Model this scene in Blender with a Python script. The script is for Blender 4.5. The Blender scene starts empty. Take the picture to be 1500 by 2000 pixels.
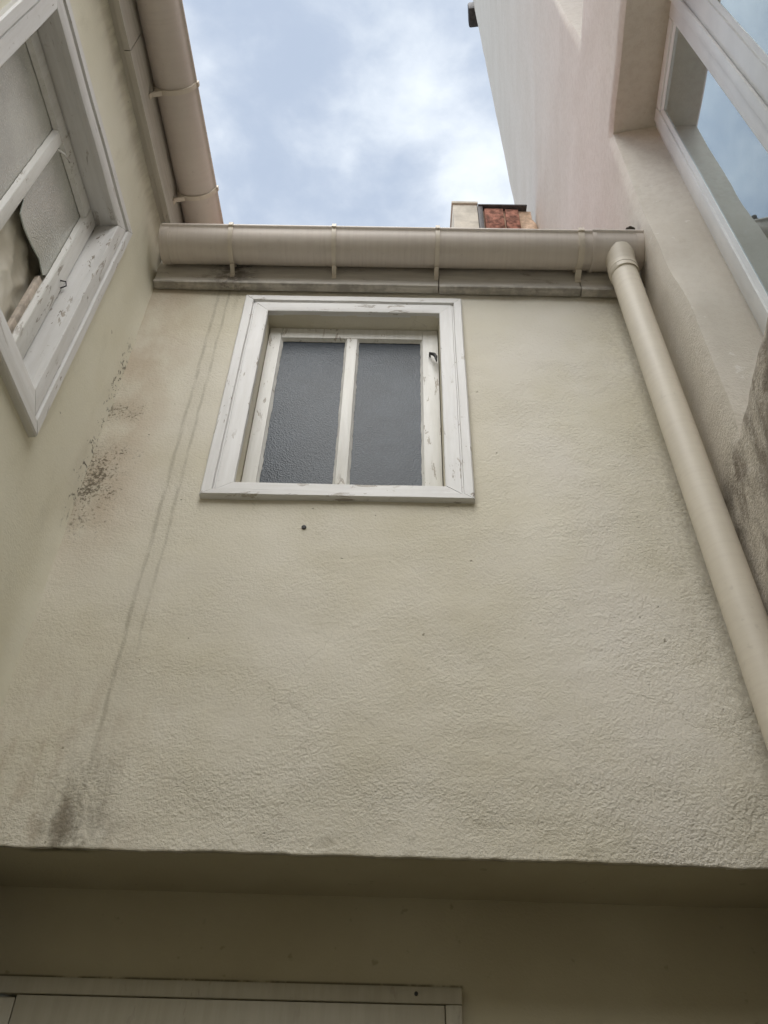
import bpy, bmesh, math, random
from mathutils import Vector, Matrix, noise
random.seed(7)
R = math.radians
scene = bpy.context.scene
COL = scene.collection

# ------------------------------------------------------------------ camera
cam_d = bpy.data.cameras.new("camera")
cam = bpy.data.objects.new("camera", cam_d)
COL.objects.link(cam)
right = Vector((1.0, -0.005, 0.0221)); up = Vector((-0.0189, -0.6863, 0.7271)); back = right.cross(up)
right.normalize(); back.normalize(); up = back.cross(right)
cam.matrix_world = Matrix((
    (right.x, up.x, back.x, 0.0), (right.y, up.y, back.y, 0.0), (right.z, up.z, back.z, 1.55), (0, 0, 0, 1)))
cam_d.sensor_fit = 'VERTICAL'; cam_d.sensor_height = 24.0; cam_d.lens = 24.0 * 1700 / 2000
cam_d.clip_start = 0.02; cam_d.clip_end = 2000
scene.camera = cam

# ------------------------------------------------------------------ light
SUN_EL, SUN_AZ = 54.0, 170.0           # azimuth clockwise from +Y, so the light comes from behind the camera
SKY_STRENGTH, SUN_STRENGTH, SUN_ANGLE = 0.05, 1.5, 70.0
scene.view_settings.view_transform = 'Standard'
scene.view_settings.look = 'None'
scene.view_settings.exposure = 2.1
scene.view_settings.gamma = 1.0
scene.view_settings.use_curve_mapping = False
scene.cycles.max_bounces = 10
scene.cycles.diffuse_bounces = 6
scene.cycles.use_denoising = True

world = bpy.data.worlds.new("World"); scene.world = world
world.use_nodes = True


class G:
    """tiny node-graph helper"""
    def __init__(self, tree):
        self.t = tree
        tree.nodes.clear()

    def n(self, kind, **kw):
        nd = self.t.nodes.new(kind)
        for k, v in kw.items():
            setattr(nd, k, v)
        return nd

    def put(self, sock, val):
        if hasattr(val, 'is_output'):
            self.t.links.new(val, sock)
        elif val is not None:
            if sock.type == 'RGBA' and not hasattr(val, '__len__'):
                val = (val, val, val, 1)
            if sock.type == 'RGBA' and len(val) == 3:
                val = (*val, 1)
            sock.default_value = val

    def m(self, op, a, b=0.5, c=0.5, clamp=False):
        nd = self.n('ShaderNodeMath', operation=op, use_clamp=clamp)
        for i, v in enumerate((a, b, c)):
            self.put(nd.inputs[i], v)
        return nd.outputs[0]

    def add(self, a, b): return self.m('ADD', a, b)
    def sub(self, a, b): return self.m('SUBTRACT', a, b)
    def mul(self, a, b): return self.m('MULTIPLY', a, b)
    def mx(self, a, b): return self.m('MAXIMUM', a, b)

    def ss(self, v, lo, hi, a=0.0, b=1.0):
        """smoothstep of v from lo..hi to a..b"""
        nd = self.n('ShaderNodeMapRange', interpolation_type='SMOOTHSTEP')
        self.put(nd.inputs[0], v)
        if lo > hi:
            lo, hi, a, b = hi, lo, b, a
        for i, x in enumerate((lo, hi, a, b)):
            nd.inputs[i + 1].default_value = x
        return nd.outputs[0]

    def noise(self, vec, scale, detail=3.0, rough=0.55, dist=0.0, out=0):
        nd = self.n('ShaderNodeTexNoise')
        if vec is not None:
            self.put(nd.inputs['Vector'], vec)
        nd.inputs['Scale'].default_value = scale
        nd.inputs['Detail'].default_value = detail
        nd.inputs['Roughness'].default_value = rough
        nd.inputs['Distortion'].default_value = dist
        return nd.outputs[out]

    def voro(self, vec, scale, feature='F1', rnd=1.0):
        nd = self.n('ShaderNodeTexVoronoi', feature=feature)
        self.put(nd.inputs['Vector'], vec)
        nd.inputs['Scale'].default_value = scale
        nd.inputs['Randomness'].default_value = rnd
        return nd.outputs[0]

    def map(self, vec, scale=(1, 1, 1), loc=(0, 0, 0), rot=(0, 0, 0)):
        nd = self.n('ShaderNodeMapping')
        self.put(nd.inputs['Vector'], vec)
        nd.inputs['Location'].default_value = loc
        nd.inputs['Rotation'].default_value = rot
        nd.inputs['Scale'].default_value = scale
        return nd.outputs[0]

    def mix(self, f, a, b, mode='MIX'):
        nd = self.n('ShaderNodeMix', data_type='RGBA', blend_type=mode)
        self.put(nd.inputs[0], f)
        self.put(nd.inputs[6], a); self.put(nd.inputs[7], b)
        return nd.outputs[2]

    def sep(self, vec):
        nd = self.n('ShaderNodeSeparateXYZ'); self.put(nd.inputs[0], vec)
        return nd.outputs

    def comb(self, x, y, z):
        nd = self.n('ShaderNodeCombineXYZ')
        for i, v in enumerate((x, y, z)):
            self.put(nd.inputs[i], v)
        return nd.outputs[0]


# sky: Nishita daylight behind broken, bright cloud
g = G(world.node_tree)
geo = g.n('ShaderNodeTexCoord').outputs['Generated']
nrm = g.n('ShaderNodeVectorMath', operation='NORMALIZE'); g.put(nrm.inputs[0], geo)
x, y, z = g.sep(nrm.outputs[0])
zz = g.mx(z, 0.06)
plane = g.comb(g.m('DIVIDE', x, zz), g.m('DIVIDE', y, zz), 0.0)
CLOUD_OFF = (22.880, 17.840, 0.0)
warp = g.noise(g.map(plane, (1, 1, 1), (9, 4, 2)), 2.5, 3, 0.5, out=1)
wsub = g.n('ShaderNodeVectorMath', operation='MULTIPLY_ADD')
g.put(wsub.inputs[0], warp); wsub.inputs[1].default_value = (0.15, 0.15, 0.15); g.put(wsub.inputs[2], plane)
c1 = g.noise(g.map(wsub.outputs[0], (1, 1, 1), CLOUD_OFF), 6.5, 7, 0.56, 0.0)
c2 = g.noise(g.map(wsub.outputs[0], (1, 1, 1), CLOUD_OFF), 1.6, 3, 0.5)
sky = g.n('ShaderNodeTexSky', sky_type='NISHITA')
sky.sun_disc = False
sky.sun_elevation = R(SUN_EL); sky.sun_rotation = R(SUN_AZ)
sky.altitude = 100; sky.air_density = 1.0; sky.dust_density = 2.0; sky.ozone_density = 1.0
cover = g.ss(g.add(g.mul(c1, 0.7), g.mul(c2, 0.3)), 0.30, 0.62)
bright = g.ss(g.add(g.mul(c1, 0.55), g.mul(c2, 0.45)), 0.41, 0.72)
cloud = g.mix(bright, (2.55, 2.98, 3.68), (4.9, 5.2, 5.5))
skyc = g.mix(g.add(0.92, g.mul(cover, 0.07)), sky.outputs[0], cloud)
bg = g.n('ShaderNodeBackground'); g.put(bg.inputs[0], skyc); bg.inputs[1].default_value = SKY_STRENGTH
wo = g.n('ShaderNodeOutputWorld'); g.t.links.new(bg.outputs[0], wo.inputs[0])

sun_d = bpy.data.lights.new("sun", 'SUN'); sun = bpy.data.objects.new("sun", sun_d); COL.objects.link(sun)
sun_d.energy = SUN_STRENGTH; sun_d.angle = R(SUN_ANGLE); sun_d.color = (1.0, 0.98, 0.945)
sd = Vector((math.sin(R(SUN_AZ)) * math.cos(R(SUN_EL)), math.cos(R(SUN_AZ)) * math.cos(R(SUN_EL)), math.sin(R(SUN_EL))))
sun.rotation_euler = sd.to_track_quat('Z', 'Y').to_euler()
sun.location = sd * 30


# ------------------------------------------------------------------ materials
def mat(name):
    m = bpy.data.materials.new(name); m.use_nodes = True
    gg = G(m.node_tree)
    p = gg.n('ShaderNodeBsdfPrincipled'); o = gg.n('ShaderNodeOutputMaterial')
    gg.t.links.new(p.outputs[0], o.inputs[0])
    gg.p = p
    gg.co = gg.n('ShaderNodeTexCoord').outputs['Object']
    gg.out = o
    return m, gg


def finish(gg, col, rough=0.8, height=None, dist=0.002, strength=1.0, spec=0.3):
    gg.put(gg.p.inputs['Base Color'], col)
    gg.put(gg.p.inputs['Roughness'], rough)
    gg.p.inputs['Specular IOR Level'].default_value = spec
    if height is not None:
        b = gg.n('ShaderNodeBump'); b.inputs['Distance'].default_value = dist
        b.inputs['Strength'].default_value = strength
        gg.put(b.inputs['Height'], height)
        gg.t.links.new(b.outputs[0], gg.p.inputs['Normal'])


def stucco_height(gg, co, coarse=1.0):
    """rolled and floated render: grains, dabs and soft lumps"""
    fine = gg.noise(co, 190, 4, 0.6)
    grain = gg.noise(co, 92, 3, 0.6, 0.0)
    dab = gg.noise(co, 30, 3, 0.5, 0.0)
    h = gg.add(gg.mul(fine, 0.55), gg.add(gg.mul(grain, 0.55), gg.mul(dab, 0.16 * coarse)))
    return gg.sub(h, 0.63), grain, dab      # centred, so that scaling it never lifts the surface


def mat_rear():
    m, q = mat("cream_render_stained")
    co = q.co
    x, y, z = q.sep(co)
    h, grain, dab = stucco_height(q, co)
    big = q.noise(co, 2.2, 4, 0.55)
    mid = q.noise(q.map(co, (1, 1, 1), (5, 2, 1)), 6.0, 4, 0.6)
    col = q.mix(q.ss(big, 0.32, 0.68), (0.615, 0.575, 0.460), (0.695, 0.66, 0.57))
    col = q.mix(q.mul(q.ss(mid, 0.45, 0.75), 0.35), col, (0.66, 0.625, 0.55))
    # paler, patchy tone on the right of the window
    pale = q.mul(q.ss(x, 0.05, 0.5), q.ss(q.noise(q.map(co, (1, 1, 1), (1, 8, 3)), 2.6, 3, 0.5), 0.36, 0.62))
    col = q.mix(q.mul(pale, 0.55), col, (0.70, 0.665, 0.61))
    wob = q.mul(q.sub(q.noise(q.map(co, (0.0, 0.0, 1.0)), 5.0, 3, 0.6), 0.5), 0.014)
    patch = q.noise(q.map(co, (3.0, 1.0, 1.0)), 9.0, 4, 0.6)
    # damp rust-pink tint left of the runnels
    tint = q.mul(q.mul(q.ss(x, -0.52, -0.72), q.ss(z, 2.65, 3.0)), q.ss(q.noise(q.map(co, (1, 1, 0.6), (3, 3, 3)), 7, 4, 0.6), 0.34, 0.6))
    col = q.mix(q.mul(tint, 0.55), col, (0.47, 0.365, 0.27))
    tint2 = q.mul(q.ss(z, 2.75, 2.2), q.mul(q.ss(x, -0.3, -0.7), q.ss(patch, 0.45, 0.65)))
    col = q.mix(q.mul(tint2, 0.5), col, (0.44, 0.36, 0.27))
    # two runnels from the eaves
    def runnel(xc, w, z0, z1, k):
        d = q.m('ABSOLUTE', q.sub(q.add(x, q.add(wob, q.mul(q.sub(patch, 0.5), 0.008))), xc))
        a = q.ss(d, w, w * 0.1)
        zz = q.mul(q.ss(z, z0, z0 + 0.25), q.ss(z, z1 + 0.02, z1 - 0.02))
        nz = q.ss(q.noise(q.map(co, (6, 1, 1.4), (k, 2, 0)), 10, 4, 0.65), 0.25, 0.62)
        return q.mul(q.mul(a, zz), q.add(0.12, q.mul(nz, 0.88)))
    r1 = runnel(-0.556, 0.0085, 2.16, 4.0, 1.0)
    r2 = runnel(-0.524, 0.007, 2.42, 4.0, 4.0)
    r3 = q.mul(runnel(-0.497, 0.010, 3.70, 4.0, 7.0), 0.8)
    soft = q.mul(runnel(-0.54, 0.05, 2.2, 4.0, 9.0), 0.22)
    run = q.mx(q.mx(r1, q.mul(r2, 0.85)), q.mx(r3, soft))
    col = q.mix(q.mul(run, 0.42), col, (0.20, 0.175, 0.12))
    # dirt fan where the runnels reach the lintel edge
    fx = q.m('ABSOLUTE', q.add(q.sub(q.add(x, q.mul(wob, 1.5)), -0.555), 0.0))
    fan = q.mul(q.ss(fx, 0.085, 0.015), q.ss(z, 2.42, 2.17))
    fan = q.mul(fan, q.ss(q.add(q.mul(grain, 0.35), q.mul(patch, 0.65)), 0.36, 0.62))
    col = q.mix(q.mul(fan, 0.72), col, (0.085, 0.072, 0.045))
    edge = q.mul(q.ss(z, 2.30, 2.15), q.ss(q.noise(q.map(co, (1, 1, 2)), 16, 4, 0.7), 0.5, 0.72))
    col = q.mix(q.mul(edge, 0.35), col, (0.20, 0.17, 0.11))
    # mould up the left corner
    xs = q.sub(x, q.mul(q.sub(patch, 0.5), 0.10))
    near = q.ss(xs, -0.62, -0.76)
    zwin = q.mul(q.ss(z, 2.74, 2.98), q.ss(z, 3.72, 3.40))
    zbump = q.mx(q.mx(q.ss(q.m('ABSOLUTE', q.sub(z, 3.31)), 0.10, 0.0), q.ss(q.m('ABSOLUTE', q.sub(z, 3.05)), 0.24, 0.04)),
                 q.mx(q.mul(q.ss(q.m('ABSOLUTE', q.sub(z, 2.90)), 0.12, 0.0), 0.7), 0.25))
    spk = q.add(q.mul(q.noise(q.map(co, (1.0, 1, 0.85)), 150, 3, 0.7, 0.0), 0.66), q.mul(q.noise(q.map(co, (1.0, 1, 0.8), (4, 4, 4)), 20, 4, 0.65), 0.34))
    thr = q.sub(0.675, q.mul(q.add(q.mul(near, 0.6), 0.4), q.mul(zbump, 0.19)))
    mould = q.mul(q.ss(q.sub(spk, thr), -0.045, 0.10), q.mul(zwin, q.ss(xs, -0.58, -0.68)))
    halo = q.mul(q.mul(near, zbump), zwin)
    col = q.mix(q.mul(halo, 0.36), col, (0.33, 0.265, 0.18))
    col = q.mix(q.mul(mould, 0.82), col, (0.085, 0.068, 0.042))
    # patchy darker brown under the fascia and towards the right-hand corner
    topband = q.mul(q.ss(z, 3.86, 3.98), q.ss(q.noise(q.map(co, (5, 1, 0.7)), 7, 4, 0.65), 0.35, 0.65))
    col = q.mix(q.mul(topband, 0.55), col, (0.26, 0.21, 0.14))
    rg = q.mul(q.ss(q.sub(x, q.mul(patch, 0.14)), 0.44, 0.64), q.ss(grain, 0.36, 0.62))
    col = q.mix(q.mul(rg, 0.30), col, (0.33, 0.29, 0.22))
    # patch repairs and hairline cracks
    rep_ = q.ss(q.noise(q.map(co, (0.8, 1, 1.3), (11, 3, 6)), 3.4, 2, 0.4), 0.56, 0.60)
    col = q.mix(q.mul(rep_, 0.10), col, (0.70, 0.655, 0.545))
    cvec = q.n('ShaderNodeVectorMath', operation='MULTIPLY_ADD')
    q.put(cvec.inputs[0], q.noise(co, 9, 4, 0.65, out=1)); cvec.inputs[1].default_value = (0.12, 0.12, 0.12); q.put(cvec.inputs[2], co)
    vd = q.voro(cvec.outputs[0], 2.3, 'DISTANCE_TO_EDGE')
    crack = q.mul(q.ss(vd, 0.007, 0.001), q.ss(q.noise(q.map(co, (1, 1, 1), (5, 9, 1)), 2.6, 3, 0.5), 0.53, 0.60))
    col = q.mix(q.mul(crack, 0.12), col, (0.27, 0.235, 0.17))
    # pits and pinholes
    pit = q.ss(q.noise(q.map(co, (1, 1, 1), (2, 7, 4)), 48, 2, 0.5), 0.73, 0.78)
    col = q.mix(q.mul(pit, 0.55), col, (0.22, 0.19, 0.13))
    rougher = q.add(0.82, q.add(q.add(q.mul(q.ss(z, 2.75, 2.15), 0.25), q.mul(q.ss(z, 2.32, 2.27), 0.55)), q.mul(q.ss(x, 0.15, 0.6), 0.40)))
    rougher = q.mul(rougher, q.ss(q.noise(q.map(co, (1, 1, 1.4), (6, 6, 2)), 4.5, 4, 0.6), 0.34, 0.64, 0.55, 1.25))
    hh = q.sub(q.add(q.mul(h, rougher), q.mul(rep_, 0.12)), q.add(q.mul(pit, 0.5), q.mul(crack, 0.10)))
    finish(q, col, 0.85, hh, 0.0040, 0.9, 0.25)
    return m


def mat_left():
    m, q = mat("cream_render_smooth")
    co = q.co
    x, y, z = q.sep(co)
    h, grain, dab = stucco_height(q, co)
    big = q.noise(co, 2.6, 4, 0.55)
    col = q.mix(q.ss(big, 0.32, 0.68), (0.70, 0.67, 0.54), (0.76, 0.735, 0.62))
    smudge = q.noise(q.map(co, (1, 1.5, 0.5), (3, 1, 0), (R(25), 0, 0)), 9, 4, 0.6)
    col = q.mix(q.mul(q.ss(smudge, 0.55, 0.75), 0.22), col, (0.44, 0.41, 0.31))
    near = q.ss(q.add(y, q.mul(q.sub(smudge, 0.5), 0.05)), -0.075, -0.005)
    zwin = q.mul(q.ss(z, 2.85, 3.0), q.ss(z, 3.75, 3.42))
    spk = q.noise(q.map(co, (1, 1.2, 0.7)), 58, 4, 0.7, 0.8)
    mould = q.mul(q.ss(q.sub(spk, q.sub(0.75, q.mul(near, 0.20))), 0.0, 0.05), q.mul(zwin, near))
    col = q.mix(q.mul(q.mul(near, zwin), 0.25), col, (0.33, 0.26, 0.17))
    col = q.mix(q.mul(mould, 0.85), col, (0.06, 0.05, 0.035))
    dot = q.ss(q.noise(q.map(co, (1, 1, 1), (2, 7, 4)), 30, 2, 0.5), 0.745, 0.775)
    col = q.mix(q.mul(dot, 0.5), col, (0.2, 0.17, 0.12))
    top = q.mul(q.ss(z, 3.98, 4.12), q.ss(q.noise(q.map(co, (1, 4, 0.8)), 6, 4, 0.6), 0.3, 0.65))
    col = q.mix(q.mul(top, 0.4), col, (0.30, 0.27, 0.22))
    finish(q, col, 0.8, q.mul(h, 0.30), 0.004, 0.8, 0.25)
    return m


def mat_right():
    m, q = mat("rose_render_weathered")
    co = q.co
    x, y, z = q.sep(co)
    h, grain, dab = stucco_height(q, co)
    big = q.noise(co, 1.7, 4, 0.55)
    mid = q.noise(q.map(co, (1, 1, 0.8)), 5.0, 5, 0.65)
    col = q.mix(q.ss(big, 0.32, 0.68), (0.69, 0.65, 0.575), (0.735, 0.70, 0.63))
    col = q.mix(q.mul(q.ss(mid, 0.42, 0.72), 0.4), col, (0.78, 0.735, 0.67))
    sand = q.noise(q.map(co, (1, 1, 1), (7, 7, 7)), 34, 5, 0.75)
    col = q.mix(q.mul(q.ss(sand, 0.42, 0.62), 0.24), col, (0.50, 0.44, 0.37))
    brush = q.noise(q.map(co, (1, 3.0, 0.30), (2, 2, 2)), 9, 5, 0.7)
    col = q.mix(q.mul(q.ss(brush, 0.52, 0.72), 0.10), col, (0.50, 0.43, 0.36))
    spot = q.ss(q.noise(q.map(co, (1, 1, 1), (6, 2, 1)), 22, 4, 0.65), 0.62, 0.74)
    col = q.mix(q.mul(spot, 0.28), col, (0.42, 0.36, 0.29))
    # lower wall and jamb: older, browner coat
    low = q.ss(q.add(z, q.mul(q.sub(mid, 0.5), 0.5)), 4.35, 3.85)
    col = q.mix(q.mul(low, 0.55), col, (0.53, 0.475, 0.40))
    st = q.noise(q.map(co, (1, 1.0, 0.7), (4, 1, 2)), 7.0, 5, 0.62, 0.4)
    dirt = q.mul(q.ss(z, 3.02, 2.94), q.ss(st, 0.40, 0.62))
    col = q.mix(q.mul(dirt, 0.78), col, (0.145, 0.115, 0.085))
    speck = q.ss(q.noise(co, 85, 3, 0.65), 0.54, 0.66)
    dirt2 = q.mul(q.ss(z, 3.25, 2.9), speck)
    col = q.mix(q.mul(dirt2, 0.35), col, (0.20, 0.165, 0.125))
    chip = q.mul(q.ss(q.noise(q.map(co, (1, 1, 1), (9, 0, 3)), 26, 4, 0.6), 0.66, 0.70), q.ss(z, 4.6, 4.1))
    chip = q.mul(chip, q.ss(y, -0.34, -0.22))
    col = q.mix(q.mul(chip, 0.6), col, (0.78, 0.75, 0.70))
    rougher = q.add(0.40, q.add(q.mul(q.ss(z, 3.9, 3.0), 0.3), q.mul(q.ss(z, 3.02, 2.92), 0.9)))
    finish(q, col, 0.85, q.mul(h, rougher), 0.0050, 0.9, 0.25)
    return m


def mat_recess():
    m, q = mat("cream_render_sheltered")
    co = q.co
    x, y, z = q.sep(co)
    h, grain, dab = stucco_height(q, co)
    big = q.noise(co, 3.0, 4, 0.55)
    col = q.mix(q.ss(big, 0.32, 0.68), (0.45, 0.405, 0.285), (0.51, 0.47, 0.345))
    sp = q.ss(q.noise(q.map(co, (1, 1, 1), (2, 7, 4)), 26, 3, 0.6), 0.66, 0.74)
    col = q.mix(q.mul(sp, 0.5), col, (0.24, 0.21, 0.14))
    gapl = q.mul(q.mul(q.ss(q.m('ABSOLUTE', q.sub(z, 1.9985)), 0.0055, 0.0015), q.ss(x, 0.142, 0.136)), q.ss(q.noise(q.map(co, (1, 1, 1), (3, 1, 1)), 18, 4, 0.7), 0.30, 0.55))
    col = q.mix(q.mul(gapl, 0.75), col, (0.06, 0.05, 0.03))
    drip = q.mul(q.ss(q.m('ABSOLUTE', q.add(x, 0.575)), 0.085, 0.03), q.ss(q.add(y, q.mul(q.sub(big, 0.5), 0.05)), 0.035, 0.012))
    col = q.mix(q.mul(drip, 0.7), col, (0.07, 0.06, 0.035))
    finish(q, col, 0.85, q.mul(h, 0.35), 0.004, 0.8, 0.25)
    return m


def mat_paint(name, c0, c1, peel=0.5, grain_axis=2, rough=0.5):
    """old oil paint on wood, streaked along the grain, flaking in places"""
    m, q = mat(name)
    co = q.co
    sc = [9, 9, 9]; sc[grain_axis] = 0.8
    streak = q.noise(q.map(co, sc), 8, 4, 0.6)
    blot = q.noise(co, 11, 4, 0.6)
    col = q.mix(q.ss(streak, 0.3, 0.7), c0, c1)
    col = q.mix(q.mul(q.ss(blot, 0.5, 0.75), 0.14), col, tuple(v * 0.72 for v in c0))
    sc2 = [3.2, 3.2, 3.2]; sc2[grain_axis] = 0.9
    fl = q.noise(q.map(co, sc2, (3, 1, 2)), 15, 5, 0.68, 0.5)
    area = q.noise(q.map(co, (1, 1, 1), (8, 8, 8)), 4.0, 2, 0.5)
    flake = q.mul(q.ss(fl, 0.605, 0.625), q.ss(area, 0.44, 0.54))
    wood = q.mix(q.ss(streak, 0.4, 0.6), (0.23, 0.19, 0.15), (0.37, 0.32, 0.26))
    col = q.mix(q.mul(flake, peel), col, wood)
    dirt = q.ss(q.noise(q.map(co, (1, 1, 1), (1, 5, 9)), 60, 3, 0.6), 0.66, 0.74)
    col = q.mix(q.mul(dirt, 0.35 * peel), col, (0.25, 0.22, 0.17))
    hh = q.sub(q.add(q.mul(streak, 0.5), q.mul(blot, 0.4)), q.mul(flake, 0.5))
    finish(q, col, rough, hh, 0.0012, 0.7, 0.4)
    return m


def mat_pvc(name, axis, base=(0.62, 0.565, 0.51), streak_k=0.5):
    """weathered plastic rainwater goods; axis is the run direction"""
    m, q = mat(name)
    co = q.co
    sc = [1, 1, 1]
    for i in range(3):
        sc[i] = 12.0 if i == axis else 0.5
    st = q.noise(q.map(co, sc), 6, 4, 0.65)
    bl = q.noise(q.map(co, (1, 1, 1), (4, 4, 4)), 3.0, 4, 0.6)
    fine = q.noise(co, 60, 3, 0.6)
    col = q.mix(q.ss(bl, 0.35, 0.65), base, tuple(min(1, v * 1.08) for v in base))
    pink = tuple(a * b for a, b in zip(base, (0.80, 0.755, 0.755)))
    col = q.mix(q.mul(q.ss(st, 0.38, 0.68), streak_k), col, pink)
    dirt = q.mul(q.ss(q.noise(q.map(co, sc, (2, 6, 1)), 9, 5, 0.7), 0.52, 0.72), q.ss(bl, 0.4, 0.62))
    col = q.mix(q.mul(dirt, streak_k * 0.8), col, (0.22, 0.18, 0.14))
    col = q.mix(q.mul(q.ss(fine, 0.62, 0.75), 0.16), col, (0.25, 0.22, 0.18))
    finish(q, col, q.add(0.40, q.mul(bl, 0.25)), fine, 0.0001, 0.4, 0.4)
    return m


def mat_plain(name, c, rough=0.6, var=0.15, scale=20, spec=0.4):
    m, q = mat(name)
    n1 = q.noise(q.co, scale, 4, 0.6)
    col = q.mix(q.ss(n1, 0.3, 0.7), tuple(v * (1 - var) for v in c), tuple(v * (1 + var) for v in c))
    finish(q, col, rough, n1, 0.0015, 0.5, spec)
    return m


def mat_obscure(name, c, scale=130, rough=0.22, bump=0.0012, spec=0.5, gloss=0.0):
    """patterned obscure glass over a dim room"""
    m, q = mat(name)
    v = q.voro(q.co, scale)
    n1 = q.noise(q.co, scale * 1.4, 2, 0.5)
    dusty = q.noise(q.co, 6, 4, 0.6)
    col = q.mix(q.ss(dusty, 0.35, 0.7), tuple(v_ * 0.85 for v_ in c), tuple(v_ * 1.2 for v_ in c))
    spk = q.ss(n1, 0.52, 0.72)
    col = q.mix(q.mul(spk, 0.35), col, tuple(min(1, v_ * 1.7 + 0.02) for v_ in c))
    hgt = q.add(v, q.mul(n1, 0.6))
    finish(q, col, rough, hgt, bump, 1.0, spec)
    if gloss > 0:      # the smooth outer face of the pane adds its own reflection
        gl = q.n('ShaderNodeBsdfGlossy'); gl.inputs['Roughness'].default_value = 0.16
        gl.inputs['Color'].default_value = (0.93, 0.97, 0.95, 1)
        b = q.n('ShaderNodeBump'); b.inputs['Distance'].default_value = bump * 0.8
        q.put(b.inputs['Height'], hgt); q.t.links.new(b.outputs[0], gl.inputs['Normal'])
        fr = q.n('ShaderNodeFresnel'); fr.inputs['IOR'].default_value = 1.52
        ms = q.n('ShaderNodeMixShader')
        q.put(ms.inputs[0], q.m('MINIMUM', q.mul(fr.outputs[0], gloss), 0.8))
        q.t.links.new(q.p.outputs[0], ms.inputs[1]); q.t.links.new(gl.outputs[0], ms.inputs[2])
        q.t.links.new(ms.outputs[0], q.out.inputs[0])
    return m


def mat_mirror_pane():
    m, q = mat("double_glazing")
    dusty = q.noise(q.co, 9, 5, 0.65)
    spots = q.ss(q.noise(q.map(q.co, (1, 1, 1), (3, 3, 3)), 70, 2, 0.5), 0.70, 0.76)
    col = q.mix(q.ss(dusty, 0.4, 0.75), (0.10, 0.12, 0.125), (0.20, 0.225, 0.23))
    col = q.mix(q.mul(spots, 0.5), col, (0.4, 0.42, 0.42))
    finish(q, col, 0.5, None, spec=0.2)
    gl = q.n('ShaderNodeBsdfGlossy'); gl.inputs['Roughness'].default_value = 0.02
    gl.inputs['Color'].default_value = (0.76, 0.85, 0.88, 1)
    fr = q.n('ShaderNodeFresnel'); fr.inputs['IOR'].default_value = 1.52
    f = q.m('MINIMUM', q.add(q.mul(fr.outputs[0], 2.4), 0.06), 0.85)
    ms = q.n('ShaderNodeMixShader')
    q.put(ms.inputs[0], f)
    q.t.links.new(q.p.outputs[0], ms.inputs[1]); q.t.links.new(gl.outputs[0], ms.inputs[2])
    q.t.links.new(ms.outputs[0], q.out.inputs[0])
    return m


def mat_film():
    m, q = mat("crumpled_plastic_film")
    n1 = q.noise(q.co, 7, 3, 0.5, 0.6)
    col = q.mix(q.ss(n1, 0.35, 0.65), (0.60, 0.56, 0.46), (0.80, 0.77, 0.68))
    finish(q, col, 0.25, q.noise(q.co, 30, 2, 0.5), 0.002, 0.5, 0.6)
    return m


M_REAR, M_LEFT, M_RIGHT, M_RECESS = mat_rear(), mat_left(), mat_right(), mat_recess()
WHITE0, WHITE1 = (0.675, 0.667, 0.65), (0.735, 0.732, 0.725)
M_PAINT_V = mat_paint("white_paint_upright", WHITE0, WHITE1, 0.85, 2)
M_PAINT_X = mat_paint("white_paint_across", WHITE0, WHITE1, 0.7, 0)
M_PAINT_Y = mat_paint("white_paint_along", WHITE0, WHITE1, 0.45, 1)
M_SASH = mat_paint("cream_sash_paint", (0.67, 0.66, 0.62), (0.74, 0.733, 0.705), 0.75, 2)
def stain_fascia(m):
    q = G.__new__(G); q.t = m.node_tree
    p = next(n for n in q.t.nodes if n.type == 'BSDF_PRINCIPLED')
    co = q.n('ShaderNodeTexCoord').outputs['Object']
    x, y, z = q.sep(co)
    old = p.inputs['Base Color'].links[0].from_socket
    n1 = q.noise(q.map(co, (1, 1, 1.5)), 26, 4, 0.7)
    a = q.mul(q.ss(q.m('ABSOLUTE', q.add(x, 0.515)), 0.11, 0.01), q.ss(n1, 0.36, 0.60))
    foot = q.mul(q.ss(z, 3.903, 3.893), q.ss(q.noise(q.map(co, (1.0, 1, 1)), 9, 4, 0.7), 0.42, 0.62))
    k = q.mx(q.mul(a, 0.75), q.mul(foot, 0.42))
    q.put(p.inputs['Base Color'], q.mix(k, old, (0.075, 0.062, 0.055)))


M_FASCIA_X = mat_paint("grey_fascia_paint", (0.49, 0.46, 0.415), (0.58, 0.55, 0.50), 0.55, 0, 0.65)
stain_fascia(M_FASCIA_X)
M_FASCIA_Y = mat_paint("grey_fascia_paint_side", (0.50, 0.475, 0.42), (0.58, 0.55, 0.50), 0.45, 1, 0.65)
M_GUT_X, M_GUT_Y = mat_pvc("beige_gutter", 0, streak_k=0.24), mat_pvc("beige_gutter_side", 1, (0.61, 0.55, 0.50), 0.12)
M_PIPE = mat_pvc("beige_pipe", 2, (0.62, 0.57, 0.475), 0.16)
M_BRACK = mat_pvc('pale_bracket_plastic', 2, (0.66, 0.60, 0.51), 0.25)
M_UPVC = mat_plain("white_plastic_frame", (0.74, 0.745, 0.74), 0.35, 0.04, 9, 0.5)
M_UPVC_EDGE = mat_plain("stained_frame_edge", (0.55, 0.47, 0.38), 0.5, 0.12, 14, 0.4)
M_GASKET = mat_plain("black_gasket", (0.02, 0.02, 0.022), 0.6)
M_PANE_REAR = mat_obscure("obscure_glass_dark", (0.044, 0.053, 0.066), 230, 0.30, 0.0006, 0.14, 0.10)
M_PANE_LEFT = mat_obscure("obscure_glass_pale", (0.40, 0.39, 0.345), 190, 0.30, 0.0006, 0.3, 2.6)
M_PANE_RIGHT = mat_mirror_pane()
M_FILM = mat_film()
M_DARK = mat_plain("dim_room", (0.10, 0.085, 0.065), 0.9)
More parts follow.
